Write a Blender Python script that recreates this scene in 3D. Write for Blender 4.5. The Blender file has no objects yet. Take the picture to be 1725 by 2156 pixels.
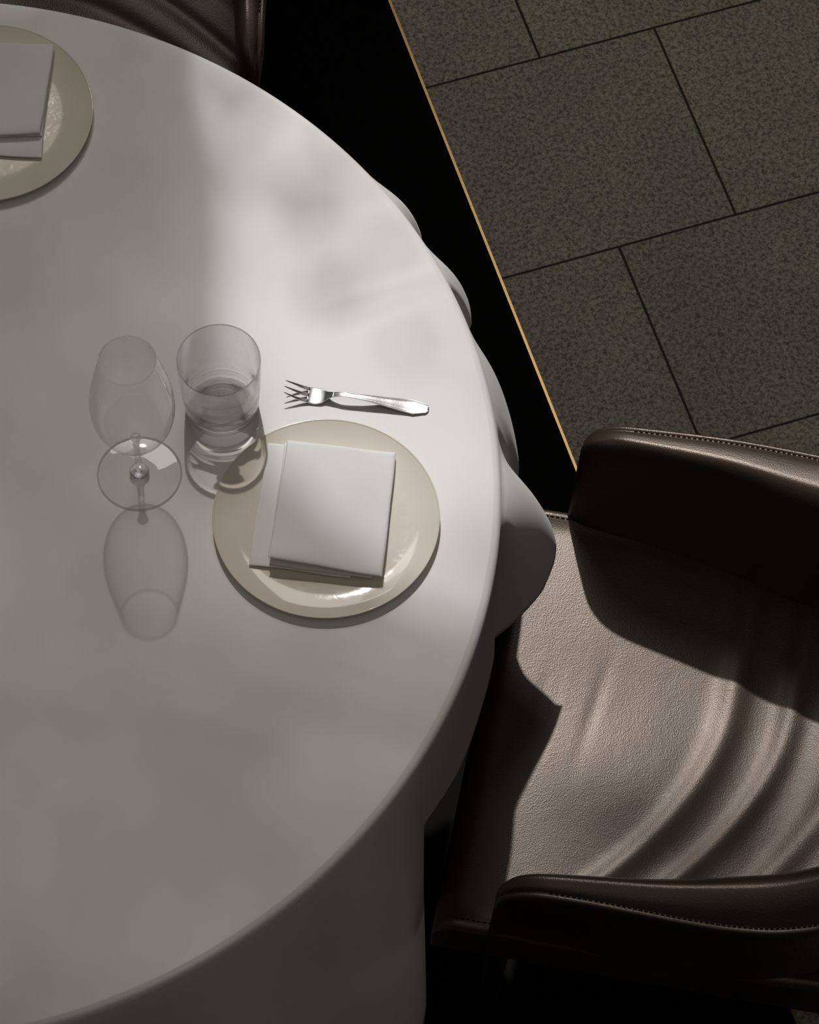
import bpy, math, random
from mathutils import Vector, Matrix

sc = bpy.context.scene
COL = sc.collection
PI = math.pi
rnd = random.Random(7)

# ------------------------------------------------------------------ camera
FOCAL_PX = 8142.4
DEPRESSION = 1.0640
CAM_Z = 4.348
ROLL = 0.0137
cd = bpy.data.cameras.new('camera')
cam = bpy.data.objects.new('camera', cd)
COL.objects.link(cam)
cd.sensor_fit = 'VERTICAL'
cd.sensor_height = 24.0
cd.lens = 24.0 * FOCAL_PX / 2156.0
cd.clip_end = 60
cam.matrix_world = (Matrix.Translation((0, 0, CAM_Z))
                    @ Matrix.Rotation(PI / 2 - DEPRESSION, 4, 'X')
                    @ Matrix.Rotation(ROLL, 4, 'Z'))
sc.camera = cam

# ------------------------------------------------------------------ world, sun, window light, exposure
SUN_DIR = Vector((-0.080, 0.730, 1.0)).normalized()      # towards the sun
SUN_POWER = 2.75
SUN_ANGLE = 1.0
WINDOW_POWER = 20.0
w = bpy.data.worlds.new('world')
sc.world = w
w.use_nodes = True
WORLD_TOP = 0.44          # daylight coming down from the tall space overhead
WORLD_SIDE = 0.006        # dim room all round
bg = w.node_tree.nodes['Background']
bg.inputs[0].default_value = (1.0, 0.88, 0.79, 1)
wtc = w.node_tree.nodes.new('ShaderNodeTexCoord')
wsp = w.node_tree.nodes.new('ShaderNodeVectorMath'); wsp.operation = 'DOT_PRODUCT'
wsp.inputs[1].default_value = (0.0, -0.25, 0.968)
w.node_tree.links.new(wtc.outputs['Generated'], wsp.inputs[0])
wmx = w.node_tree.nodes.new('ShaderNodeMath'); wmx.operation = 'MAXIMUM'; wmx.inputs[1].default_value = 0.0
w.node_tree.links.new(wsp.outputs['Value'], wmx.inputs[0])
wpw = w.node_tree.nodes.new('ShaderNodeMath'); wpw.operation = 'POWER'; wpw.inputs[1].default_value = 8.0
w.node_tree.links.new(wmx.outputs[0], wpw.inputs[0])
wma = w.node_tree.nodes.new('ShaderNodeMath'); wma.operation = 'MULTIPLY_ADD'
wma.inputs[1].default_value = WORLD_TOP; wma.inputs[2].default_value = WORLD_SIDE
w.node_tree.links.new(wpw.outputs[0], wma.inputs[0])
w.node_tree.links.new(wma.outputs[0], bg.inputs[1])

sl = bpy.data.lights.new('sun', 'SUN')
sl.energy = SUN_POWER
sl.angle = math.radians(SUN_ANGLE)
sl.color = (1.0, 0.985, 0.97)
sl.cycles.is_caustics_light = True
sun = bpy.data.objects.new('sun', sl)
sun.rotation_euler = SUN_DIR.to_track_quat('Z', 'Y').to_euler()
sun.location = SUN_DIR * 12
COL.objects.link(sun)

al = bpy.data.lights.new('window_daylight', 'AREA')
al.shape = 'RECTANGLE'
al.size = 1.1
al.size_y = 1.2
al.energy = WINDOW_POWER
al.color = (1.0, 0.95, 0.90)
alo = bpy.data.objects.new('window_daylight', al)
alo.location = (-0.3, 4.42, 3.50)
alo.rotation_euler = (Vector(alo.location) - Vector((0, 2.0, 0.7))).to_track_quat('Z', 'Y').to_euler()
COL.objects.link(alo)

sc.view_settings.view_transform = 'Standard'
sc.view_settings.look = 'None'
sc.view_settings.exposure = 0.0
sc.view_settings.gamma = 1.0
sc.view_settings.use_curve_mapping = False
sc.cycles.use_denoising = True
sc.cycles.max_bounces = 16
sc.cycles.transmission_bounces = 14
sc.cycles.transparent_max_bounces = 48
sc.cycles.sample_clamp_indirect = 4.0
sc.cycles.caustics_refractive = True
sc.cycles.caustics_reflective = False


# ------------------------------------------------------------------ helpers
def mesh_obj(name, verts, faces, mat, parent=None, smooth=True):
    me = bpy.data.meshes.new(name)
    me.from_pydata([tuple(v) for v in verts], [], faces)
    me.update()
    if smooth:
        for p in me.polygons:
            p.use_smooth = True
    if mat:
        me.materials.append(mat)
    o = bpy.data.objects.new(name, me)
    COL.objects.link(o)
    if parent:
        o.parent = parent
    return o


def empty(name, loc, rz=0.0):
    o = bpy.data.objects.new(name, None)
    o.location = loc
    o.rotation_euler = (0, 0, rz)
    o.empty_display_size = 0.05
    COL.objects.link(o)
    return o


def tag(o, label, cat, group=None, kind=None):
    if label:
        o['label'] = label
    if cat:
        o['category'] = cat
    if group:
        o['group'] = group
    if kind:
        o['kind'] = kind
    return o


class MB:
    def __init__(s):
        s.v = []
        s.f = []

    def add(s, vs, fs):
        b = len(s.v)
        s.v += [tuple(v) for v in vs]
        s.f += [tuple(i + b for i in f) for f in fs]

    def grid(s, rows, closed=False, cap=False):
        """rows: list of equally long lists of points; closed joins last column to first"""
        n = len(rows[0])
        vs = [p for r in rows for p in r]
        fs = []
        m = n if closed else n - 1
        for i in range(len(rows) - 1):
            for j in range(m):
                k = (j + 1) % n
                fs.append((i * n + j, i * n + k, (i + 1) * n + k, (i + 1) * n + j))
        if cap:
            fs.append(tuple(range(n - 1, -1, -1)))
            fs.append(tuple((len(rows) - 1) * n + j for j in range(n)))
        s.add(vs, fs)

    def box(s, x0, x1, y0, y1, z0, z1):
        vs = [(x, y, z) for z in (z0, z1) for y in (y0, y1) for x in (x0, x1)]
        s.add(vs, [(0, 2, 3, 1), (4, 5, 7, 6), (0, 1, 5, 4), (2, 6, 7, 3), (0, 4, 6, 2), (1, 3, 7, 5)])

    def tube(s, pts, rad, n=10):
        rows = []
        for i, p in enumerate(pts):
            p = Vector(p)
            d = Vector(pts[min(i + 1, len(pts) - 1)]) - Vector(pts[max(i - 1, 0)])
            d.normalize()
            up = Vector((0, 0, 1)) if abs(d.z) < 0.9 else Vector((0, 1, 0))
            a = d.cross(up).normalized()
            b = a.cross(d)
            r = rad[i] if isinstance(rad, (list, tuple)) else rad
            rows.append([p + a * math.cos(t) * r + b * math.sin(t) * r for t in [2 * PI * k / n for k in range(n)]])
        s.grid(rows, closed=True, cap=True)

    def lathe(s, prof, n=96, close=False):
        rows = []
        for r, z in prof:
            rows.append([(max(r, 1e-5) * math.cos(2 * PI * k / n), max(r, 1e-5) * math.sin(2 * PI * k / n), z) for k in range(n)])
        if close:
            rows.append(rows[0])
        s.grid(rows, closed=True)

    def build(s, name, mat, parent=None, smooth=True):
        o = mesh_obj(name, s.v, s.f, mat, parent, smooth)
        return o


def interp(keys, x):
    """monotone-ish cubic through (x, a, b, ...) keys sorted ascending"""
    if x <= keys[0][0]:
        return keys[0][1:]
    if x >= keys[-1][0]:
        return keys[-1][1:]
    for i in range(len(keys) - 1):
        if keys[i][0] <= x <= keys[i + 1][0]:
            break
    k0, k1 = keys[i], keys[i + 1]
    h = k1[0] - k0[0]
    t = (x - k0[0]) / h
    km = keys[i - 1] if i > 0 else k0
    kp = keys[i + 2] if i + 2 < len(keys) else k1
    out = []
    for c in range(1, len(k0)):
        d = (k1[c] - k0[c]) / h
        dm = (k0[c] - km[c]) / (k0[0] - km[0]) if km is not k0 else d
        dp = (kp[c] - k1[c]) / (kp[0] - k1[0]) if kp is not k1 else d
        m0 = 0 if dm * d <= 0 else 2 * dm * d / (dm + d)
        m1 = 0 if dp * d <= 0 else 2 * dp * d / (dp + d)
        out.append((2*t**3-3*t*t+1)*k0[c] + (t**3-2*t*t+t)*h*m0 + (-2*t**3+3*t*t)*k1[c] + (t**3-t*t)*h*m1)
    return tuple(out)


def smoothstep(a, b, x):
    t = min(1, max(0, (x - a) / (b - a)))
    return t * t * (3 - 2 * t)


# ------------------------------------------------------------------ materials
def new_mat(name):
    m = bpy.data.materials.new(name)
    m.use_nodes = True
    nt = m.node_tree
    return m, nt, nt.nodes['Principled BSDF'], nt.nodes, nt.links


def add_bump(nt, bsdf, scale, strength, dist=0.001, detail=3, kind='NOISE', coord='Object'):
    N, L = nt.nodes, nt.links
    tc = N.new('ShaderNodeTexCoord')
    t = N.new('ShaderNodeTexNoise' if kind == 'NOISE' else 'ShaderNodeTexVoronoi')
    t.inputs['Scale'].default_value = scale
    if kind == 'NOISE':
        t.inputs['Detail'].default_value = detail
    L.new(tc.outputs[coord], t.inputs['Vector'])
    b = N.new('ShaderNodeBump')
    b.inputs['Strength'].default_value = strength
    b.inputs['Distance'].default_value = dist
    L.new(t.outputs[0], b.inputs['Height'])
    L.new(b.outputs[0], bsdf.inputs['Normal'])
    return t, b


def cloth_mat(name, col, weave=1400.0):
    m, nt, b, N, L = new_mat(name)
    b.inputs['Base Color'].default_value = (*col, 1)
    b.inputs['Roughness'].default_value = 0.85
    b.inputs['Specular IOR Level'].default_value = 0.15
    b.inputs['Sheen Weight'].default_value = 0.12
    b.inputs['Sheen Roughness'].default_value = 0.4
    tc = N.new('ShaderNodeTexCoord')
    w1 = N.new('ShaderNodeTexWave'); w1.bands_direction = 'X'
    w2 = N.new('ShaderNodeTexWave'); w2.bands_direction = 'Y'
    for w_ in (w1, w2):
        w_.inputs['Scale'].default_value = weave / 6.28
        w_.inputs['Distortion'].default_value = 1.0
        L.new(tc.outputs['Object'], w_.inputs['Vector'])
    ns = N.new('ShaderNodeTexNoise'); ns.inputs['Scale'].default_value = 14
    ns.inputs['Detail'].default_value = 4
    L.new(tc.outputs['Object'], ns.inputs['Vector'])
    ad = N.new('ShaderNodeMath'); ad.operation = 'ADD'
    L.new(w1.outputs['Fac'], ad.inputs[0]); L.new(w2.outputs['Fac'], ad.inputs[1])
    b1 = N.new('ShaderNodeBump'); b1.inputs['Strength'].default_value = 0.15; b1.inputs['Distance'].default_value = 0.0002
    L.new(ad.outputs[0], b1.inputs['Height'])
    b2 = N.new('ShaderNodeBump'); b2.inputs['Strength'].default_value = 0.12; b2.inputs['Distance'].default_value = 0.004
    L.new(ns.outputs[0], b2.inputs['Height'])
    L.new(b1.outputs[0], b2.inputs['Normal'])
    L.new(b2.outputs[0], b.inputs['Normal'])
    return m


CLOTH = cloth_mat('white_linen', (0.80, 0.785, 0.77))
NAPKIN = cloth_mat('napkin_cotton', (0.80, 0.79, 0.785), 2200)

# glazed ceramic
PLATE, nt, b, N, L = new_mat('cream_glazed_ceramic')
b.inputs['Base Color'].default_value = (0.70, 0.665, 0.575, 1)
b.inputs['Coat Weight'].default_value = 0.9
b.inputs['Coat Roughness'].default_value = 0.07
b.inputs['Specular IOR Level'].default_value = 0.15
b.inputs['Roughness'].default_value = 0.22
tc = N.new('ShaderNodeTexCoord')
ns = N.new('ShaderNodeTexNoise'); ns.inputs['Scale'].default_value = 90; ns.inputs['Detail'].default_value = 8
ns.inputs['Distortion'].default_value = 2.5
L.new(tc.outputs['Object'], ns.inputs['Vector'])
rp = N.new('ShaderNodeMapRange'); rp.inputs[1].default_value = 0.45; rp.inputs[2].default_value = 0.75
rp.inputs[3].default_value = 0.05; rp.inputs[4].default_value = 0.13
L.new(ns.outputs[0], rp.inputs[0]); L.new(rp.outputs[0], b.inputs['Coat Roughness'])
b.inputs['Roughness'].default_value = 0.5

# leather
LEATHER, nt, b, N, L = new_mat('brown_leather')
b.inputs['Roughness'].default_value = 0.38
b.inputs['Specular IOR Level'].default_value = 0.75
b.inputs['Specular Tint'].default_value = (1.0, 0.86, 0.76, 1)
tc = N.new('ShaderNodeTexCoord')
ns = N.new('ShaderNodeTexNoise'); ns.inputs['Scale'].default_value = 9; ns.inputs['Detail'].default_value = 6
L.new(tc.outputs['Object'], ns.inputs['Vector'])
cr = N.new('ShaderNodeValToRGB')
cr.color_ramp.elements[0].position = 0.3; cr.color_ramp.elements[0].color = (0.026, 0.0165, 0.011, 1)
cr.color_ramp.elements[1].position = 0.75; cr.color_ramp.elements[1].color = (0.048, 0.031, 0.021, 1)
L.new(ns.outputs[0], cr.inputs[0]); L.new(cr.outputs[0], b.inputs['Base Color'])
g = N.new('ShaderNodeTexVoronoi'); g.inputs['Scale'].default_value = 620
L.new(tc.outputs['Object'], g.inputs['Vector'])
b1 = N.new('ShaderNodeBump'); b1.inputs['Strength'].default_value = 0.22; b1.inputs['Distance'].default_value = 0.0006
L.new(g.outputs[0], b1.inputs['Height'])
n2 = N.new('ShaderNodeTexNoise'); n2.inputs['Scale'].default_value = 35; n2.inputs['Detail'].default_value = 5
L.new(tc.outputs['Object'], n2.inputs['Vector'])
b2 = N.new('ShaderNodeBump'); b2.inputs['Strength'].default_value = 0.07; b2.inputs['Distance'].default_value = 0.004
L.new(n2.outputs[0], b2.inputs['Height']); L.new(b1.outputs[0], b2.inputs['Normal'])
L.new(b2.outputs[0], b.inputs['Normal'])

THREAD, nt, b, N, L = new_mat('brown_thread')
b.inputs['Base Color'].default_value = (0.012, 0.008, 0.006, 1)
b.inputs['Roughness'].default_value = 0.9
b.inputs['Specular IOR Level'].default_value = 0.05

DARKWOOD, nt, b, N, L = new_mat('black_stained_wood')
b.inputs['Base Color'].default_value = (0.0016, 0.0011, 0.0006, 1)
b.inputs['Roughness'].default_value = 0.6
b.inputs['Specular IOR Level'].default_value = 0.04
add_bump(nt, b, 40, 0.1, 0.002)

BRASS, nt, b, N, L = new_mat('brass')
b.inputs['Base Color'].default_value = (0.75, 0.50, 0.20, 1)
b.inputs['Metallic'].default_value = 1.0
b.inputs['Roughness'].default_value = 0.35
add_bump(nt, b, 60, 0.1, 0.001)

STEEL, nt, b, N, L = new_mat('polished_silver')
b.inputs['Base Color'].default_value = (0.80, 0.79, 0.77, 1)
b.inputs['Metallic'].default_value = 1.0
b.inputs['Roughness'].default_value = 0.30
add_bump(nt, b, 420, 0.12, 0.0006, 5)

BLACKMETAL, nt, b, N, L = new_mat('black_metal')
b.inputs['Base Color'].default_value = (0.01, 0.01, 0.01, 1)
b.inputs['Metallic'].default_value = 0.5
b.inputs['Roughness'].default_value = 0.5
add_bump(nt, b, 200, 0.05, 0.0005)

WALL, nt, b, N, L = new_mat('dark_plaster')
b.inputs['Base Color'].default_value = (0.05, 0.045, 0.04, 1)
b.inputs['Roughness'].default_value = 0.9
add_bump(nt, b, 30, 0.2, 0.003)

LEAF, nt, b, N, L = new_mat('sun_mask_green')
tc = N.new('ShaderNodeTexCoord')
ns = N.new('ShaderNodeTexNoise'); ns.inputs['Scale'].default_value = 2.0
L.new(tc.outputs['Object'], ns.inputs['Vector'])
cr = N.new('ShaderNodeValToRGB')
cr.color_ramp.elements[0].color = (0.03, 0.06, 0.02, 1)
cr.color_ramp.elements[1].color = (0.07, 0.11, 0.03, 1)
L.new(ns.outputs[0], cr.inputs[0]); L.new(cr.outputs[0], b.inputs['Base Color'])
b.inputs['Roughness'].default_value = 0.6

BARK, nt, b, N, L = new_mat('bark')
b.inputs['Base Color'].default_value = (0.05, 0.035, 0.025, 1)
b.inputs['Roughness'].default_value = 0.9
add_bump(nt, b, 30, 0.6, 0.02)

# granite floor tiles: half-bond 325 mm squares, local axes along the joints
TILE = 0.3245
GRANITE, nt, b, N, L = new_mat('granite_tiles')


def M(op, a, bb=None, clamp=False):
    n = N.new('ShaderNodeMath'); n.operation = op; n.use_clamp = clamp
    for i, x in enumerate((a, bb)):
        if x is None:
            continue
        if isinstance(x, (int, float)):
            n.inputs[i].default_value = x
        else:
            L.new(x, n.inputs[i])
    return n.outputs[0]


tc = N.new('ShaderNodeTexCoord')
sep = N.new('ShaderNodeSeparateXYZ'); L.new(tc.outputs['Object'], sep.inputs[0])
yy = M('DIVIDE', sep.outputs[1], TILE)
row = M('FLOOR', yy)
off = M('SUBTRACT', 0.5, M('MULTIPLY', M('MODULO', M('ABSOLUTE', row), 2.0), 0.5))
xx = M('ADD', M('DIVIDE', sep.outputs[0], 0.334), off)
fx = M('ABSOLUTE', M('SUBTRACT', M('FRACT', xx), 0.5))
fy = M('ABSOLUTE', M('SUBTRACT', M('FRACT', yy), 0.5))
edge = M('MAXIMUM', fx, fy)
joint = N.new('ShaderNodeMapRange'); joint.inputs[1].default_value = 0.4935; joint.inputs[2].default_value = 0.4965
L.new(edge, joint.inputs[0])
sp = N.new('ShaderNodeTexNoise'); sp.inputs['Scale'].default_value = 190; sp.inputs['Detail'].default_value = 2.5
sp.inputs['Roughness'].default_value = 0.7; sp.inputs['Distortion'].default_value = 0.6
L.new(tc.outputs['Object'], sp.inputs['Vector'])
cr = N.new('ShaderNodeValToRGB')
el = cr.color_ramp.elements
el[0].position = 0.36; el[0].color = (0.14, 0.127, 0.103, 1)
el[1].position = 0.60; el[1].color = (0.42, 0.38, 0.312, 1)
e = cr.color_ramp.elements.new(0.48); e.color = (0.28, 0.254, 0.207, 1)
L.new(sp.outputs[0], cr.inputs[0])
lg = N.new('ShaderNodeTexNoise'); lg.inputs['Scale'].default_value = 5; lg.inputs['Detail'].default_value = 3
L.new(tc.outputs['Object'], lg.inputs['Vector'])
wn = N.new('ShaderNodeTexWhiteNoise'); wn.noise_dimensions = '2D'
cmb = N.new('ShaderNodeCombineXYZ'); L.new(M('FLOOR', xx), cmb.inputs[0]); L.new(row, cmb.inputs[1])
L.new(cmb.outputs[0], wn.inputs['Vector'])
val = M('ADD', M('MULTIPLY', lg.outputs[0], 0.5), M('ADD', 0.67, M('MULTIPLY', wn.outputs[0], 0.16)))
mul = N.new('ShaderNodeMix'); mul.data_type = 'RGBA'; mul.blend_type = 'MULTIPLY'; mul.inputs[0].default_value = 1
L.new(cr.outputs[0], mul.inputs[6])
vc = N.new('ShaderNodeCombineXYZ')
for i in range(3):
    L.new(val, vc.inputs[i])
L.new(vc.outputs[0], mul.inputs[7])
mx = N.new('ShaderNodeMix'); mx.data_type = 'RGBA'
L.new(joint.outputs[0], mx.inputs[0]); L.new(mul.outputs[2], mx.inputs[6])
mx.inputs[7].default_value = (0.035, 0.028, 0.022, 1)
L.new(mx.outputs[2], b.inputs['Base Color'])
b.inputs['Roughness'].default_value = 0.75
b.inputs['Specular IOR Level'].default_value = 0.25
bm_ = N.new('ShaderNodeBump'); bm_.inputs['Distance'].default_value = 0.002; bm_.inputs['Strength'].default_value = 0.6
L.new(M('SUBTRACT', 1.0, joint.outputs[0]), bm_.inputs['Height'])
L.new(bm_.outputs[0], b.inputs['Normal'])


def thin_glass(name, tint_center, tint_edge, gloss=1.0, bump=0.0):
    """thin blown wall: light passes straight through, loses more where the wall is seen edge on"""
    m = bpy.data.materials.new(name); m.use_nodes = True
    nt = m.node_tree; N = nt.nodes; L = nt.links
    N.clear()
    out = N.new('ShaderNodeOutputMaterial')
    tr = N.new('ShaderNodeBsdfTransparent')
    gl = N.new('ShaderNodeBsdfGlossy'); gl.inputs['Roughness'].default_value = 0.02
    gl.inputs['Color'].default_value = (gloss, gloss, gloss, 1)
    lw = N.new('ShaderNodeLayerWeight'); lw.inputs['Blend'].default_value = 0.5
    mx = N.new('ShaderNodeMix'); mx.data_type = 'RGBA'
    pw = N.new('ShaderNodeMath'); pw.operation = 'POWER'; pw.inputs[1].default_value = 3.0
    L.new(lw.outputs['Facing'], pw.inputs[0])
    L.new(pw.outputs[0], mx.inputs[0])
    mx.inputs[6].default_value = (*tint_center, 1)
    mx.inputs[7].default_value = (*tint_edge, 1)
    L.new(mx.outputs[2], tr.inputs['Color'])
    p5 = N.new('ShaderNodeMath'); p5.operation = 'POWER'; p5.inputs[1].default_value = 5.0
    L.new(lw.outputs['Facing'], p5.inputs[0])
    fr = N.new('ShaderNodeMath'); fr.operation = 'MULTIPLY_ADD'; fr.inputs[1].default_value = 0.90; fr.inputs[2].default_value = 0.045
    L.new(p5.outputs[0], fr.inputs[0])
    ms = N.new('ShaderNodeMixShader')
    L.new(fr.outputs[0], ms.inputs[0]); L.new(tr.outputs[0], ms.inputs[1]); L.new(gl.outputs[0], ms.inputs[2])
    L.new(ms.outputs[0], out.inputs['Surface'])
    if bump:
        tc = N.new('ShaderNodeTexCoord')
        ns = N.new('ShaderNodeTexNoise'); ns.inputs['Scale'].default_value = 60
        L.new(tc.outputs['Object'], ns.inputs['Vector'])
        bp = N.new('ShaderNodeBump'); bp.inputs['Strength'].default_value = bump; bp.inputs['Distance'].default_value = 0.002
        L.new(ns.outputs[0], bp.inputs['Height'])
        L.new(bp.outputs[0], gl.inputs['Normal'])
    return m


GLASS_THIN = thin_glass('wine_glass_crystal', (0.985, 0.985, 0.98), (0.66, 0.66, 0.65))

def glass_mix(name, share_glass):
    m, nt, b, N, L = new_mat(name)
    b.inputs['Base Color'].default_value = (0.985, 0.99, 0.99, 1)
    b.inputs['Roughness'].default_value = 0.0
    b.inputs['Transmission Weight'].default_value = 1.0
    b.inputs['IOR'].default_value = 1.5
    t = N.new('ShaderNodeBsdfTransparent'); t.inputs[0].default_value = (.985, .99, .99, 1)
    ms = N.new('ShaderNodeMixShader'); ms.inputs[0].default_value = share_glass
    L.new(t.outputs[0], ms.inputs[1]); L.new(b.outputs[0], ms.inputs[2])
    L.new(ms.outputs[0], N['Material Output'].inputs['Surface'])
    return m


GLASS_BODY = glass_mix('tumbler_clear_glass', 0.80)
GLASS_BASE = glass_mix('tumbler_base_glass', 0.42)
GLASS_FINE = glass_mix('stem_clear_glass', 0.55)

# ------------------------------------------------------------------ the room
FLOOR_ANG = math.atan2(-0.9469, 0.3216)                 # direction of the brass strip
fy_dir = Vector((-0.3216, 0.9469, 0))                    # local +y of the floor (away from the camera)
fx_dir = Vector((0.9469, 0.3216, 0))
frot = math.atan2(fx_dir.y, fx_dir.x)
J = Vector((0.329, 3.185, 0))                            # a corner where joints meet
strip_p = Vector((-0.038, 3.226, 0))
strip_x = (strip_p - J).dot(fx_dir)                      # local x of the strip


def floor_part(name, x0, x1, y0, y1, z0, z1, mat):
    m = MB(); m.box(x0, x1, y0, y1, z0, z1)
    o = m.build(name, mat, None, False)
    o.location = J; o.rotation_euler = (0, 0, frot)
    return o


tag(floor_part('floor', strip_x + 0.0015, 3.2, -4.5, 1.0, -0.05, 0.0, GRANITE), None, None, None, 'structure')
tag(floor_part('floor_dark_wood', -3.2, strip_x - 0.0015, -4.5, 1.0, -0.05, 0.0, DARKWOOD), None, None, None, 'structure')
tag(floor_part('trim_1', strip_x - 0.0018, strip_x + 0.0018, -4.5, 1.0, -0.05, 0.0015, BRASS),
    None, None, None, 'structure')

m = MB()
WY0, WY1 = 4.5, 4.7
WX0, WX1, WZ0, WZ1 = -2.4, 2.2, 3.0, 5.3  # unseen wall added, opening heights set to keep direct sun off the floor
m.box(-4, 4, WY0, WY1, 0.0, WZ0)
m.box(-4, 4, WY0, WY1, WZ1, 6.0)
m.box(-4, WX0, WY0, WY1, WZ0, WZ1)
m.box(WX1, 4, WY0, WY1, WZ0, WZ1)
tag(m.build('wall_sun_blocker', WALL, None, False), None, None, None, 'structure')
m = MB()
m.box(WX0, WX1, WY0 + .05, WY0 + .1, WZ0, WZ0 + .06)
m.box(WX0, WX1, WY0 + .05, WY0 + .1, WZ1 - .06, WZ1)
m.box(WX0, WX0 + .06, WY0 + .05, WY0 + .1, WZ0, WZ1)
m.box(WX1 - .06, WX1, WY0 + .05, WY0 + .1, WZ0, WZ1)
tag(m.build('window_1', BLACKMETAL, None, False), None, None, None, 'structure')

# ------------------------------------------------------------------ table
TZ = 0.74
TC = Vector((-0.5465, 2.0275, 0))
TR = 0.644
tab = empty('round_table', (TC.x, TC.y, 0))
tag(tab, 'round dining table hidden under the long white tablecloth', 'table')
m = MB()
m.lathe([(0, 0.700), (0.60, 0.700), (0.634, 0.708), (0.638, 0.722), (0.634, 0.736), (0.60, 0.737), (0, 0.737)], 96)
m.build('tabletop', DARKWOOD, tab)
m = MB()
m.lathe([(0, 0.0), (0.27, 0.0), (0.27, 0.02), (0.06, 0.05), (0.045, 0.1), (0.045, 0.64), (0.10, 0.70), (0, 0.70)], 64)
m.build('pedestal', BLACKMETAL, tab)

# hem of the cloth: (angle in degrees, outward offset, height)
HEM = [(-180, .020, .12), (-170, .045, .10), (-160, .018, .12), (-150, .05, .10), (-140, .02, .12), (-130, .048, .10), (-120, .02, .12),
       (-110, .05, .10), (-100, .022, .12), (-92, .045, .11), (-82, .018, .12), (-72, .040, .10), (-64, .020, .12),
       (-56, .035, .10), (-49, .022, .11), (-44, .016, .12), (-39, .030, .11), (-34, .035, .11), (-31, .024, .12), (-29.6, .012, .14),
       (-29.2, .004, .575), (-22, .005, .555), (-14, .003, .54), (-8, .003, .52), (-4.2, .000, .487), (-3.0, .022, .51),
       (-1.6, .052, .562), (0.8, .064, .600), (3.2, .050, .630), (5.5, .022, .62), (7.5, .012, .57), (9.3, .030, .55), (11.5, .037, .575),
       (14.2, .034, .615), (17.2, .025, .645), (20, .009, .64), (22.5, .008, .60), (24.2, .006, .60), (25.6, .036, .61), (27.2, .040, .63), (29.5, .020, .66), (31.5, .004, .64),
       (33.4, .003, .60), (34.8, .032, .60), (36.6, .044, .625), (39.5, .020, .67), (43, .004, .66), (50, .004, .56), (58, .010, .58), (62, .034, .63), (66, .012, .6), (74, .005, .55),
       (84, .014, .64), (92, .003, .63), (102, .014, .64), (112, .003, .63), (122, .02, .6), (135, .01, .3), (146, .045, .15), (156, .018, .12),
       (166, .045, .10), (175, .02, .12), (180, .020, .12)]
angs = []
a = -180.0
while a < 180.0 - 1e-6:
    angs.append(a)
    if -31 < a < -28.6:
        a += 0.1
    elif -8 < a < 46:
        a += 0.2
    else:
        a += 0.5


def wrinkle(x, y):
    """height of soft creases pressed into the cloth top (world x, y)"""
    h = 0.0
    for (ax, ay, bx, by, wd, am) in (
            (-0.115, 2.255, 0.055, 2.315, .011, .0011), (-0.08, 2.225, 0.02, 2.275, .009, -.0007),
            (-0.40, 2.585, -0.25, 2.625, .008, .0007), (-0.36, 2.56, -0.27, 2.60, .007, -.0005),
            (-0.02, 2.36, 0.0, 2.42, .02, .0010), (0.02, 2.20, 0.07, 2.17, .012, .0006)):
        A = Vector((ax, ay)); B = Vector((bx, by)); d = B - A
        t = (Vector((x, y)) - A).dot(d) / d.length_squared
        e = math.exp(-((t - .5) / .42) ** 4)
        q = (Vector((x, y)) - A - d * t).length
        h += am * e * math.exp(-(q / wd) ** 2)
    return h


rows = []
NA = len(angs)
radii = [1e-4] + [TR * k / 70 for k in range(1, 70)] + [TR - .008]
for r in radii:
    row = []
    for a in angs:
        t = math.radians(a)
        x, y = TC.x + r * math.cos(t), TC.y + r * math.sin(t)
        row.append((x, y, TZ + wrinkle(x, y)))
    rows.append(row)
hem = [interp(HEM, a) for a in angs]
ER = .010
for k in range(1, 7):
    th = k / 6 * PI / 2 * .92
    row = []
    for a, (o, z) in zip(angs, hem):
        t = math.radians(a)
        r = TR - ER + ER * math.sin(th)
        row.append((TC.x + r * math.cos(t), TC.y + r * math.sin(t), TZ - ER + ER * math.cos(th)))
    rows.append(row)
zend = TZ - ER + ER * math.cos(PI / 2 * .92)
rend = TR - ER + ER * math.sin(PI / 2 * .92)
NT = 26
for k in range(1, NT + 1):
    s = k / NT
    row = []
    for a, (o, z) in zip(angs, hem):
        t = math.radians(a)
        lift = max(0, o - .004)
        # the fold leaves the rim gently, bellies out, then hangs
        r = rend + (o + TR - rend) * (s ** 0.85) + 0.10 * lift * math.sin(PI * s)
        zz = zend + (z - zend) * s
        row.append((TC.x + r * math.cos(t), TC.y + r * math.sin(t), zz))
    rows.append(row)
m = MB()
m.grid(rows, closed=True)
cloth = m.build('tablecloth', CLOTH)
md = cloth.modifiers.new('thickness', 'SOLIDIFY'); md.thickness = 0.0012; md.offset = -1
tag(cloth, 'large white linen tablecloth draped over the round table', 'tablecloth')


# ------------------------------------------------------------------ plates
def make_plate(x, y, label):
    prof = [(0, .0045)]
    for k in range(1, 9):
        prof.append((.084 * k / 8, .0045))
    for k in range(1, 15):
        t = k / 14
        prof.append((.084 + .0345 * t, .0045 + .0345 * (.02 * t + .30 * t ** 2.3 / 2.3)))
    prof += [(.1192, .0099), (.1199, .0107), (.1206, .0108), (.1211, .0101), (.1207, .0088), (.114, .0060),
             (.095, .0030), (.078, .0018), (.074, .0), (.070, .0), (.068, .0015), (0, .0015)]
    m = MB(); m.lathe(prof, 160)
    o = m.build('plate', PLATE)
    o.location = (x, y, TZ + .0010)
    tag(o, label, 'plate', 'cream dinner plates on the tablecloth')
    return o


P1 = (-0.0885, 1.989)
P2 = (-0.4842, 2.5054)
make_plate(*P1, 'cream round plate in front of the two glasses, below the fork')
make_plate(*P2, 'cream round plate at the far left edge of the table, cut by the frame')


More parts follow.
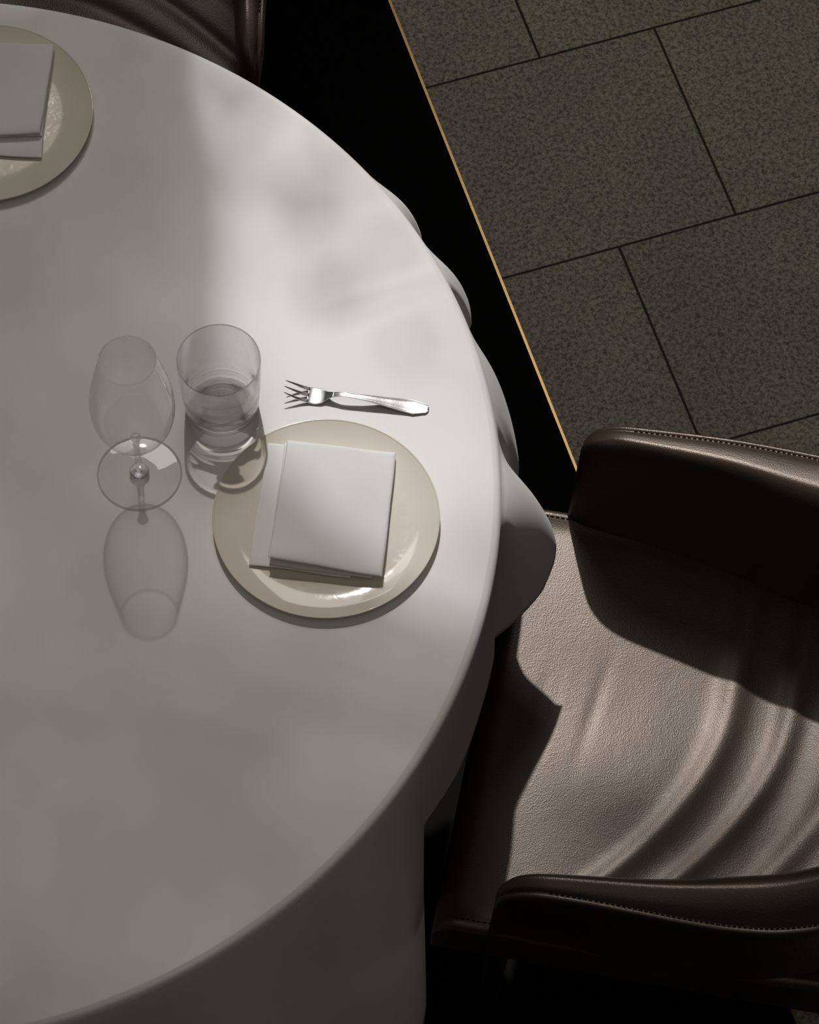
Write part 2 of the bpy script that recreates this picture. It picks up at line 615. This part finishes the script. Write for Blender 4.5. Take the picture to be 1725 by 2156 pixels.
# ------------------------------------------------------------------ napkins
def fold_sheet(mb, c, th, curl=(0, 0, 0, 0), puff=0.0, n=34, seed=0):
    """one padded fold: c = corner points (far-left, far-right, near-right, near-left) of its middle height"""
    TL, TRr, BR, BL = [Vector(p) for p in c]
    rs = random.Random(seed)
    ph = [rs.uniform(0, 6.28) for _ in range(4)]

    def P(s, t):
        q = (TL * (1 - s) + TRr * s) * (1 - t) + (BL * (1 - s) + BR * s) * t
        q.x += .0009 * math.sin(4.2 * t + ph[3]) + .0004 * math.sin(9 * t + ph[1])
        q.y += .0008 * math.sin(3.7 * s + ph[0]) + .0004 * math.sin(8 * s + ph[2])
        return q

    def edge(q):
        q = min(q, 1 - q) / 0.036
        return math.sqrt(max(0, 1 - (1 - min(q, 1)) ** 2))
    # nonuniform parameters, denser at the edges
    ps = [0, .002, .006, .012, .02, .03] + [.05 + .9 * i / (n - 1) for i in range(n)] + [.97, .98, .988, .994, .998, 1]
    top, bot = [], []
    for t in ps:
        rt, rb = [], []
        for s in ps:
            p = P(s, t)
            e = min(edge(s), 1) * min(edge(t), edge(t * .999) if t < .5 else math.sqrt(max(0, 1 - (1 - min((1 - t) / .10, 1)) ** 2)))
            wv = puff * (math.sin(3.1 * s + ph[0]) * math.sin(2.3 * t + ph[1]) * .6 + .4 * math.sin(6.5 * s + 2.1 * t + ph[2]))
            zt = th / 2 * e + wv * e
            rt.append(p + Vector((0, 0, zt)))
            rb.append(p + Vector((0, 0, -th / 2 * e)))
        top.append(rt); bot.append(rb)
    mb.grid(top)
    mb.grid([list(reversed(r)) for r in bot])


def make_napkin(layers, label):
    m = MB()
    for i, (c, th, puff) in enumerate(layers):
        fold_sheet(m, c, th, puff=puff, seed=i * 3 + 1)
    cx = sum(p[0] for p in layers[0][0]) / 4
    cy = sum(p[1] for p in layers[0][0]) / 4
    m.v = [(x - cx, y - cy, z - TZ) for x, y, z in m.v]
    o = m.build('napkin', NAPKIN)
    o.location = (cx, cy, TZ)
    tag(o, label, 'napkin', 'folded white napkins on the plates')
    return o


def at(u, v, z):
    """world point at height z back-projected through the camera from image pixel u, v"""
    x = u - 862.5; y = v - 1078.0
    cr_, sr_ = math.cos(ROLL), math.sin(ROLL)
    x, y = x * cr_ + y * sr_, -x * sr_ + y * cr_
    c, s = math.cos(DEPRESSION), math.sin(DEPRESSION)
    dx = x / FOCAL_PX; dy = c - y / FOCAL_PX * s; dz = -s - y / FOCAL_PX * c
    t = (z - CAM_Z) / dz
    return (dx * t, dy * t, z)


zb = TZ + .0063
make_napkin([
    ((at(563, 933, zb + .0020), at(800, 960, zb + .0020), at(738, 1216, zb + .0020), at(524, 1190, zb + .0030)), .0036, .0002),
    ((at(597, 934, zb + .0052), at(829, 957, zb + .0048), at(785, 1216, zb + .0044), at(568, 1189, zb + .0070)), .0034, .0003),
    ((at(603, 928, zb + .0085), at(832, 952, zb + .0080), at(807, 1213, zb + .0110), at(566, 1174, zb + .0185)), .0072, .0012),
], 'folded white cotton napkin on the plate beside the fork and the glasses')
make_napkin([
    ((at(-128, 100, zb + .0022), at(112, 98, zb + .0022), at(88, 331, zb + .0028), at(-140, 322, zb + .0030)), .0042, .0004),
    ((at(-120, 96, zb + .0062), at(111, 96, zb + .0058), at(90, 284, zb + .0070), at(-140, 296, zb + .0075)), .0036, .0003),
    ((at(-125, 86, zb + .0098), at(113, 93, zb + .0095), at(86, 279, zb + .0120), at(-140, 291, zb + .0125)), .0070, .0012),
], 'folded white cotton napkin on the far left plate, cut by the frame')

# ------------------------------------------------------------------ wine glass
wg = empty('wine_glass', (-0.290, 2.0448, TZ + .0006))
tag(wg, 'empty stemmed wine glass standing left of the water tumbler', 'wine glass')
m = MB()
outer = [(.0045, .0775), (.010, .0785), (.018, .0815), (.027, .0885), (.035, .0995), (.0405, .113), (.0435, .128), (.0447, .143), (.0443, .157),
         (.0425, .172), (.0398, .187), (.0366, .202), (.0335, .216), (.0308, .228), (.0297, .2338)]
inner = [(r - .0009, z) for r, z in reversed(outer[2:-1])]
# finer profile
def refine(pf, k=4):
    out = []
    for i in range(len(pf) - 1):
        p0 = pf[max(i - 1, 0)]; p1 = pf[i]; p2 = pf[i + 1]; p3 = pf[min(i + 2, len(pf) - 1)]
        for j in range(k):
            t = j / k
            out.append(tuple(.5 * ((2 * p1[c]) + (-p0[c] + p2[c]) * t + (2 * p0[c] - 5 * p1[c] + 4 * p2[c] - p3[c]) * t * t
                                   + (-p0[c] + 3 * p1[c] - 3 * p2[c] + p3[c]) * t ** 3) for c in (0, 1)))
    out.append(pf[-1])
    return out
m.lathe(refine(outer), 128)
m.build('bowl', GLASS_THIN, wg)
m = MB()
rr = []
for k in range(12):
    t = 2 * PI * k / 12
    rr.append((.0293 + .0007 * math.cos(t), .2338 + .0007 * math.sin(t)))
m.lathe(rr, 128, close=True)
m.build('rim', GLASS_FINE, wg)
m = MB()
m.lathe(refine([(0, .0800), (.0028, .0798), (.0050, .0790), (.0060, .0778), (.0052, .0755), (.0044, .071), (.0036, .062), (.0033, .048), (.0035, .034), (.0042, .022),
                (.0056, .0135), (.0085, .0085), (.0105, .0060), (.0, .0055)], 3), 48)
m.build('stem', GLASS_FINE, wg)
m = MB()
m.lathe(refine([(0.0001, .0064), (.010, .0058), (.018, .0040), (.030, .0028), (.0425, .0022)], 4), 128)
m.build('foot', GLASS_THIN, wg)
m = MB()
m.lathe([(.0446 + .0010 * math.cos(2 * PI * k / 12), .0012 + .0011 * math.sin(2 * PI * k / 12)) for k in range(12)], 128, close=True)
m.build('foot_rim', GLASS_FINE, wg)

# ------------------------------------------------------------------ tumbler
tb = empty('water_tumbler', (-0.2047, 2.1290, TZ + .0006))
tag(tb, 'clear straight water tumbler with thick base, right of the wine glass', 'tumbler')
wall_in = [(.0372, .0175), (.0385, .0270), (.0406, .040), (.0419, .060), (.0429, .080), (.0436, .0970)]
wall_out = [(.0449, .0970), (.0445, .080), (.0437, .060), (.0426, .040), (.0411, .022), (.0404, .0150)]
wl = refine(wall_in + [(.0438, .0985), (.0442, .0990), (.0447, .0985)] + wall_out, 5)
m = MB(); m.lathe(wl + [(.0390, .0150), wl[0]], 160)
m.build('wall', GLASS_BODY, tb)
m = MB()
base = [(0, .0128), (.005, .0130), (.0085, .0138), (.0105, .0150), (.0125, .0142), (.017, .0136), (.021, .0142), (.0235, .0156), (.026, .0150), (.031, .0156), (.0362, .0168), (.0385, .0147),
        (.0402, .0146), (.0398, .0100), (.0393, .0050), (.0380, .0015), (.0350, .0), (.031, .0005), (.029, .0022), (.020, .0034), (.010, .0040), (0, .0042)]
m.lathe(refine(base, 5), 160)
m.build('base', GLASS_BASE, tb)

# ------------------------------------------------------------------ fork
tip = Vector(at(597, 815, TZ + .015)); end = Vector(at(903, 861, TZ + .003))
fd = (end - tip); FL = math.hypot(fd.x, fd.y)
fk = empty('fork', (tip.x, tip.y, TZ + .0008), math.atan2(fd.y, fd.x))
tag(fk, 'small silver three-tined dessert fork lying above the plate', 'fork')
ZC = [(0, .0165), (.010, .0105), (.022, .0045), (.034, .0018), (.044, .0035), (.054, .0095), (.066, .0125), (.085, .0112), (.115, .0065), (.140, .0028), (FL, .0020)]
HW = [(.026, .0096), (.034, .0104), (.041, .0094), (.047, .0058), (.053, .0034), (.062, .0027), (.080, .0032), (.105, .0053), (.128, .0079), (.139, .0091), (.1425, .0095), (.1445, .0088), (.1470, .0084), (.1490, .0076), (FL - .0022, .0056), (FL, .0022)]


def fork_rows(x0, x1, n, rib):
    rows_ = []
    for i in range(n + 1):
        x = x0 + (x1 - x0) * i / n
        hw = interp(HW, x)[0]; zc = interp(ZC, x)[0]
        row_ = []
        cs = [(-1, 0), (-.96, .0007), (-.86, .0010), (-.76, .0005), (-.4, .0008), (0, .0010), (.4, .0008), (.76, .0005), (.86, .0010), (.96, .0007), (1, 0),
              (.8, -.0008), (0, -.0011), (-.8, -.0008)]
        for q, h in cs:
            if not rib and h > 0:
                h = .0008 + .0003 * q * q
            row_.append((x, q * hw, zc + h))
        rows_.append(row_)
    return rows_


m = MB(); m.grid(fork_rows(.026, .055, 24, False), closed=True, cap=True); m.build('head', STEEL, fk)
m = MB(); m.grid(fork_rows(.0545, FL, 80, True), closed=True, cap=True); m.build('handle', STEEL, fk)
for q in (-1, 0, 1):
    m = MB(); rws = []
    for i in range(17):
        t = i / 16
        x = .028 - (.028 + (0 if q == 0 else -.0008)) * t
        y = q * (.0075 - .0001 * t + .0006 * math.sin(PI * t))
        hw = .0021 * (1 - t) ** .75 + .00035
        th = .0008 * (1 - t * .5)
        z = interp(ZC, x)[0] + .0006
        rws.append([(x, y - hw, z), (x, y - hw * .6, z + th), (x, y + hw * .6, z + th), (x, y + hw, z), (x, y + hw * .6, z - th), (x, y - hw * .6, z - th)])
    m.grid(rws, closed=True, cap=True)
    m.build('tine', STEEL, fk)


# ------------------------------------------------------------------ chairs
SEAT_Z = 0.443


def seat_height(u, v):
    """leather seat surface: u from the front edge to the back, v across (far side positive)"""
    z = SEAT_Z
    z -= .008 * math.exp(-((u - .28) / .18) ** 2 - (v / .17) ** 2)           # where sitters have worn a hollow
    z += .006 * math.exp(-((v + .05) / .08) ** 2 - ((u - .20) / .15) ** 2)
    z += .0035 * math.exp(-((abs(v) - .262) / .012) ** 2)                        # raised side welt
    z += .030 * smoothstep(.30, .58, u)
    # slack folds of leather that sweep from the far side to the near side
    for (u0, bend, wd, am) in ((.258, .55, .016, .0042), (.325, .55, .014, .0038), (.40, .5, .018, .004)):
        uc = u0 - bend * 3.2 * max(0, .06 - v) ** 2 + .03 * v
        z += am * math.exp(-((u - uc) / wd) ** 2)
    # small tension creases near the front
    for (u0, sl_, wd, am, v0) in ((.045, .10, .0045, .0007, .0), (.060, .08, .004, .0006, -.01), (.105, .12, .006, .0007, .02)):
        z -= am * math.exp(-((u - u0 - sl_ * v) / wd) ** 2) * math.exp(-((v - v0) / .06) ** 2)
    return z


def chair_path(v_sign=None):
    pts = []
    key = [(.0, .046, .284, .628, .032), (.15, .20, .280, .650, .052), (.28, .33, .269, .665, .074), (.40, .44, .238, .695, .078),
           (.50, .515, .170, .735, .074), (.60, .548, .085, .765, .070), (.68, .556, 0, .775, .070)]
    return key


PATH = chair_path()


def path_at(s, side):
    u, v, zt, w_ = interp(PATH, s)
    u2, v2 = interp(PATH, min(s + .004, .68))[:2]
    u1, v1 = interp(PATH, max(s - .004, 0))[:2]
    near = (1 - smoothstep(.38, .55, s)) if side < 0 else 0
    w_ *= 1 - .10 * near
    zt -= .024 * near
    v += (.004 + .016 * smoothstep(.0, .3, s)) * near
    d = Vector((u2 - u1, v2 - v1))
    if s > .675:
        d = Vector((0, -1))
    d.normalize()
    n = Vector((d.y, -d.x))        # inward normal (far side: towards -v)
    if n.dot(Vector((.28 - u, -v))) < 0:
        n = -n
    # front end of the arm is rounded off
    if s < .055:
        q = 1 - s / .055
        zt = zt - .046 * (1 - math.sqrt(max(0, 1 - q ** 2.4)))
    return Vector((u, v * side)), Vector((n.x, n.y * side)), zt, w_


def seam_drop(s, side):
    return (.006 + .002 * smoothstep(.02, .35, s)) if side > 0 else (.006 + .024 * smoothstep(.05, .35, s))


def shell_section(s, side):
    p, n, zt, w_ = path_at(s, side)
    zb_ = .385
    D = seam_drop(s, side) + (seam_drop(s, 1) - seam_drop(s, side)) * smoothstep(.38, .5, s)     # the outer seam sits lower than the padded ridge
    zr = zt + .006
    zo = zr - D
    f = [(.030, zb_), (.024, .43), (.012, (zt + .45) / 2), (.004, zo - .045), (.0005, zo - .016), (0, zo - .006), (.0015, zo - .0012), (.0040, zo), (.0062, zo - .0010),
         (.0072, zo - .0018), (.0085, zo - .0006), (.28 * w_, zr - .55 * D), (.42 * w_, zr - .28 * D), (.54 * w_, zr - .08 * D), (.62 * w_, zr), (.69 * w_, zr - .0012), (.76 * w_, zr - .0042),
         (.83 * w_, zr - .0090), (.90 * w_, zr - .0165), (.96 * w_, zr - .028),
         (w_, zr - .045), (w_ + .002, .52), (w_ + .001, .47), (w_ - .004, .44), (w_ - .006, zb_)]
    if side < 0:    # slacker padding on the inner side of the near arm
        f[15:21] = [(.70 * w_, zr - .0010), (.79 * w_, zr - .0040), (.87 * w_, zr - .0085), (.94 * w_, zr - .0150), (.985 * w_, zr - .026), (w_, zr - .045)]
    if s < .03:     # nose of the arm narrows and tips back
        q = 1 - s / .03
        out = []
        for d, z in f:
            dd = .5 * w_ + (d - .5 * w_) * (1 - .55 * q ** 3)
            out.append((dd, z))
        f = out
    lean = .060 * (1 - smoothstep(.0, .10, s))
    return [(p.x + n.x * d - max(0, zt - z) * lean, p.y + n.y * d, z) for d, z in f]


def make_chair(loc, rz, label):
    root = empty('leather_armchair', loc, rz)
    tag(root, label, 'chair', 'brown leather armchairs around the table')
    # seat
    m = MB()
    us = [-.024, -.022, -.018, -.012, -.006, 0, .005] + [.01 + i * .006 for i in range(88)]
    vs = [-.268, -.266, -.262] + [-.258 + i * .516 / 90 for i in range(91)] + [.262, .266, .268]
    rows_ = []
    for u in us:
        row_ = []
        for v in vs:
            z = seat_height(max(u, 0), v)
            if u < .004:
                q = (.004 - u) / .028
                z -= .034 * (1 - math.sqrt(max(0, 1 - q * q)))
            if abs(v) > .262:
                z -= (abs(v) - .262) * 1.2
            row_.append((u, v, z))
        rows_.append(row_)
    top = rows_
    m.grid(top)
    # skirt round the pad
    loop = [r[0] for r in top] + top[-1][1:] + [r[-1] for r in reversed(top[:-1])] + list(reversed(top[0][1:-1]))
    lp1 = [(x, y, .385) for x, y, z in loop]
    m.grid([lp1, loop], closed=True)
    m.add(lp1, [tuple(range(len(lp1)))])
    seat = m.build('seat', LEATHER, root)
    # stitched seam of the seat, both sides
    for side in (1, -1):
        m = MB()
        for i in range(60):
            u0 = .0 + i * .0062
            m.tube([(u0, side * .2565, seat_height(u0, .2565) + .0004), (u0 + .0040, side * .2565, seat_height(u0, .2565) + .0004)], .0007, 6)
        m.build('stitching', THREAD, seat)
    # arms and back
    for side, nm in ((1, 'armrest'), (-1, 'armrest')):
        m = MB()
        ss = [0, .002, .005, .009, .014, .020, .027, .035, .045, .055] + [.06 + i * .0075 for i in range(46)]
        rws = [shell_section(s_, side) for s_ in ss if s_ <= .40]
        rws.append(shell_section(.40, side))
        if side < 0:
            rws = [list(reversed(r)) for r in rws]
        m.grid(rws, closed=True, cap=True)
        arm = m.build(nm, LEATHER, root)
        m = MB()
        s_ = .055
        while s_ < .395:
            q = []
            for ds in (0, .0036):
                p, n, zt, w_ = path_at(s_ + ds, side)
                q.append((p.x + n.x * .0072, p.y + n.y * .0072, zt + .006 - seam_drop(s_ + ds, side) - .0010))
            m.tube(q, .00065, 6)
            s_ += .0058
        m.build('stitching', THREAD, arm)
    m = MB()
    rws = [shell_section(.40 + .28 * i / 24, 1) for i in range(25)] + [shell_section(.68 - .28 * i / 24, -1) for i in range(1, 25)]
    m.grid(rws, closed=True, cap=True)
    m.build('backrest', LEATHER, root)
    for (x, y) in ((.05, .21), (.05, -.21), (.47, .19), (.47, -.19)):
        m = MB()
        dx = -.02 if x < .2 else .03
        m.tube([(x, y, .39), (x + dx, y * 1.05, 0)], [.016, .010], 14)
        m.build('leg', BLACKMETAL, root)
    return root


make_chair((0.100, 1.914, 0), math.radians(-10),
           'brown leather armchair tucked under the right side of the table')
make_chair((-0.468, 2.65, 0), math.radians(90),
           'dim brown leather armchair behind the far left side of the table')

# ------------------------------------------------------------------ unseen sheer sheet added to dim the sun
SHEER, nt, b, N, L = new_mat('sun_filter_sheer')
tl = N.new('ShaderNodeBsdfTranslucent'); tl.inputs[0].default_value = (.10, .09, .08, 1)
tr = N.new('ShaderNodeBsdfTransparent'); tr.inputs[0].default_value = (1.0, .93, .88, 1)
ms = N.new('ShaderNodeMixShader'); ms.inputs[0].default_value = 0.60
L.new(tr.outputs[0], ms.inputs[1]); L.new(tl.outputs[0], ms.inputs[2])
L.new(ms.outputs[0], N['Material Output'].inputs['Surface'])
CY = 4.25
SHADE_LINE = [(150, 425), (250, 428), (320, 450), (420, 470), (520, 476), (620, 474), (720, 472), (820, 482), (930, 525), (1050, 600), (1180, 710), (1300, 880),  # wanted shade outline on the table, projected back along the sun
        (1380, 1110), (1480, 1350), (1560, 1750), (2250, 2400)]


def sheer_edge():
    out = []
    for v, u in SHADE_LINE:
        p = at(u, v, TZ)
        k = (CY - p[1]) / SUN_DIR.y
        out.append((TZ + SUN_DIR.z * k, p[0] + SUN_DIR.x * k))
    return sorted(out)


EDGE = sheer_edge()


def sheer_x(z):
    if z < EDGE[0][0]:
        return EDGE[0][1]
    return interp(EDGE, z)[0]


m = MB()
rws = []
for i in range(121):
    z = 2.9 + (EDGE[-1][0] - 2.9) * i / 120
    xe = sheer_x(z)
    rws.append([(-2.4 + (xe + 2.4) * (j / 160), CY + .018 * math.sin(j * .55 + z * .6), z) for j in range(161)])
m.grid(rws)
tag(m.build('sun_dimming_sheet', SHEER), 'unseen sheer sheet added to dim the sun on the table', 'sun_dimming_sheet')

# ------------------------------------------------------------------ unseen leaf shapes added to mask the sun
# (image pixel u, v on the table plane where the shade lands, share of sun let through)
CTRL = [((0, 100), .08), ((0, 500), .11), ((0, 900), .14), ((50, 1200), .22), ((0, 1700), .14), ((100, 2100), .11),
        ((300, 100), .08), ((300, 400), .12), ((400, 420), .12), ((300, 700), .16), ((410, 620), .18), ((300, 1000), .20), ((480, 900), .26), ((300, 1400), .18), ((300, 1900), .12),
        ((600, 1300), .30), ((600, 1600), .15), ((600, 1900), .12), ((900, 1370), .34), ((800, 1500), .26), ((800, 1750), .13), ((1000, 1600), .25),
        ((1300, 1650), .14), ((1500, 1750), .16), ((1650, 1650), .18),
        ((440, 250), .7), ((480, 350), 1), ((500, 550), .95), ((520, 700), 1), ((560, 860), .95), ((620, 800), 1), ((650, 1020), .85),
        ((620, 400), 1), ((690, 590), 1), ((700, 450), 1), ((750, 700), 1), ((800, 500), 1), ((850, 650), 1), ((850, 900), 1), ((700, 850), .95), ((760, 1100), .78),
        ((900, 1150), .66), ((950, 1000), .9), ((1000, 1300), .5), ((1060, 1150), .7),
        ((1200, 600), 1), ((1300, 800), 1), ((1500, 740), .9), ((1500, 900), .8), ((1100, 900), 1), ((1165, 1010), .40), ((1165, 1130), .14), ((1250, 1200), .14), ((1400, 1110), .2), ((1300, 1040), .25), ((1450, 1000), .35), ((1600, 1000), .35), ((1480, 1120), .15), ((1200, 980), .7),
        ((1300, 1250), .25), ((1600, 1250), .2), ((1200, 300), 1), ((1600, 400), 1)]


def behind(x, y):
    k = (CY - y) / SUN_DIR.y
    return x + SUN_DIR.x * k < sheer_x(TZ + SUN_DIR.z * k)


CT = []
for (u, v), t in CTRL:
    p = at(u, v, TZ)
    CT.append((p[0], p[1], t, behind(p[0], p[1])))


def share(x, y):
    sw = st = 0
    bh = behind(x, y)
    for cx, cy, t, b_ in CT:
        if b_ != bh:
            continue
        w_ = 1 / ((x - cx) ** 2 + (y - cy) ** 2 + 1e-6) ** 1.6
        sw += w_; st += w_ * t
    return min(1, st / sw / (.42 if bh else 1))


m = MB()
X0, X1, Y0, Y1 = -.75, .75, 1.2, 2.95
LEAF_A = .00095
area = (X1 - X0) * (Y1 - Y0) * SUN_DIR.z
n_try = int(area * 3.2 / LEAF_A)
side_ = SUN_DIR.cross(Vector((0, 0, 1))).normalized()
up_ = side_.cross(SUN_DIR).normalized()
for i in range(n_try):
    x = rnd.uniform(X0, X1); y = rnd.uniform(Y0, Y1)
    dens = -math.log(max(share(x, y), .04))
    if rnd.random() * 3.2 > dens:
        continue
    d = rnd.uniform(9.0, 13.0)
    c = Vector((x, y, TZ)) + SUN_DIR * d
    ang = rnd.uniform(0, 2 * PI)
    a1 = (side_ * math.cos(ang) + up_ * math.sin(ang))
    a2 = SUN_DIR.cross(a1)
    a1 = (a1 + SUN_DIR * rnd.uniform(-.35, .35)).normalized()
    sz = rnd.uniform(.85, 1.2)
    Lh, Wh = .0283 * sz, .0127 * sz
    pts = [c - a1 * Lh, c - a1 * Lh * .4 + a2 * Wh, c + a1 * Lh * .3 + a2 * Wh * .9, c + a1 * Lh, c + a1 * Lh * .3 - a2 * Wh * .9, c - a1 * Lh * .4 - a2 * Wh]
    m.add(pts, [(0, 1, 2, 3, 4, 5)])
for (u, v), su, sv, cov in (((655, 390), 32, 100, .55), ((695, 590), 55, 40, .45), ((512, 320), 9, 75, .35), ((560, 240), 30, 25, .35), ((490, 175), 70, 28, .55), ((760, 330), 30, 40, .2),  # closer leaf shapes aimed to dim chosen patches of the cloth
                             ((760, 560), 60, 30, .15), ((880, 700), 60, 60, .08)):
    n_ = int(cov * PI * (su / 1950) * (sv / 1700) * SUN_DIR.z * 2.2 / .00055) + 1
    for i in range(n_):
        p = at(u + rnd.gauss(0, su * .8), v + rnd.gauss(0, sv * .8), TZ)
        c = Vector(p) + SUN_DIR * rnd.uniform(4.3, 4.6)
        ang = rnd.uniform(0, 2 * PI)
        a1 = side_ * math.cos(ang) + up_ * math.sin(ang)
        a2 = SUN_DIR.cross(a1)
        Lh, Wh = .022, .0095
        pts = [c - a1 * Lh, c - a1 * Lh * .4 + a2 * Wh, c + a1 * Lh * .3 + a2 * Wh * .9, c + a1 * Lh, c + a1 * Lh * .3 - a2 * Wh * .9, c - a1 * Lh * .4 - a2 * Wh]
        m.add(pts, [(0, 1, 2, 3, 4, 5)])
fol = m.build('sun_mask_leaves', LEAF, None, False)
tag(fol, 'unseen leaf shapes added to mask the sun over the table', 'light blocker', None, 'stuff')

import bmesh
for o in list(sc.objects):
    if o.type == 'MESH' and o.data.materials and o.data.materials[0] in (GLASS_FINE, GLASS_BODY, GLASS_BASE):
        bm = bmesh.new(); bm.from_mesh(o.data)
        bmesh.ops.remove_doubles(bm, verts=bm.verts, dist=2e-5)
        bmesh.ops.recalc_face_normals(bm, faces=bm.faces)
        bm.to_mesh(o.data); bm.free()
        o.cycles.is_caustics_caster = True
    if o.name.startswith(('tablecloth', 'plate', 'napkin')):
        o.cycles.is_caustics_receiver = True
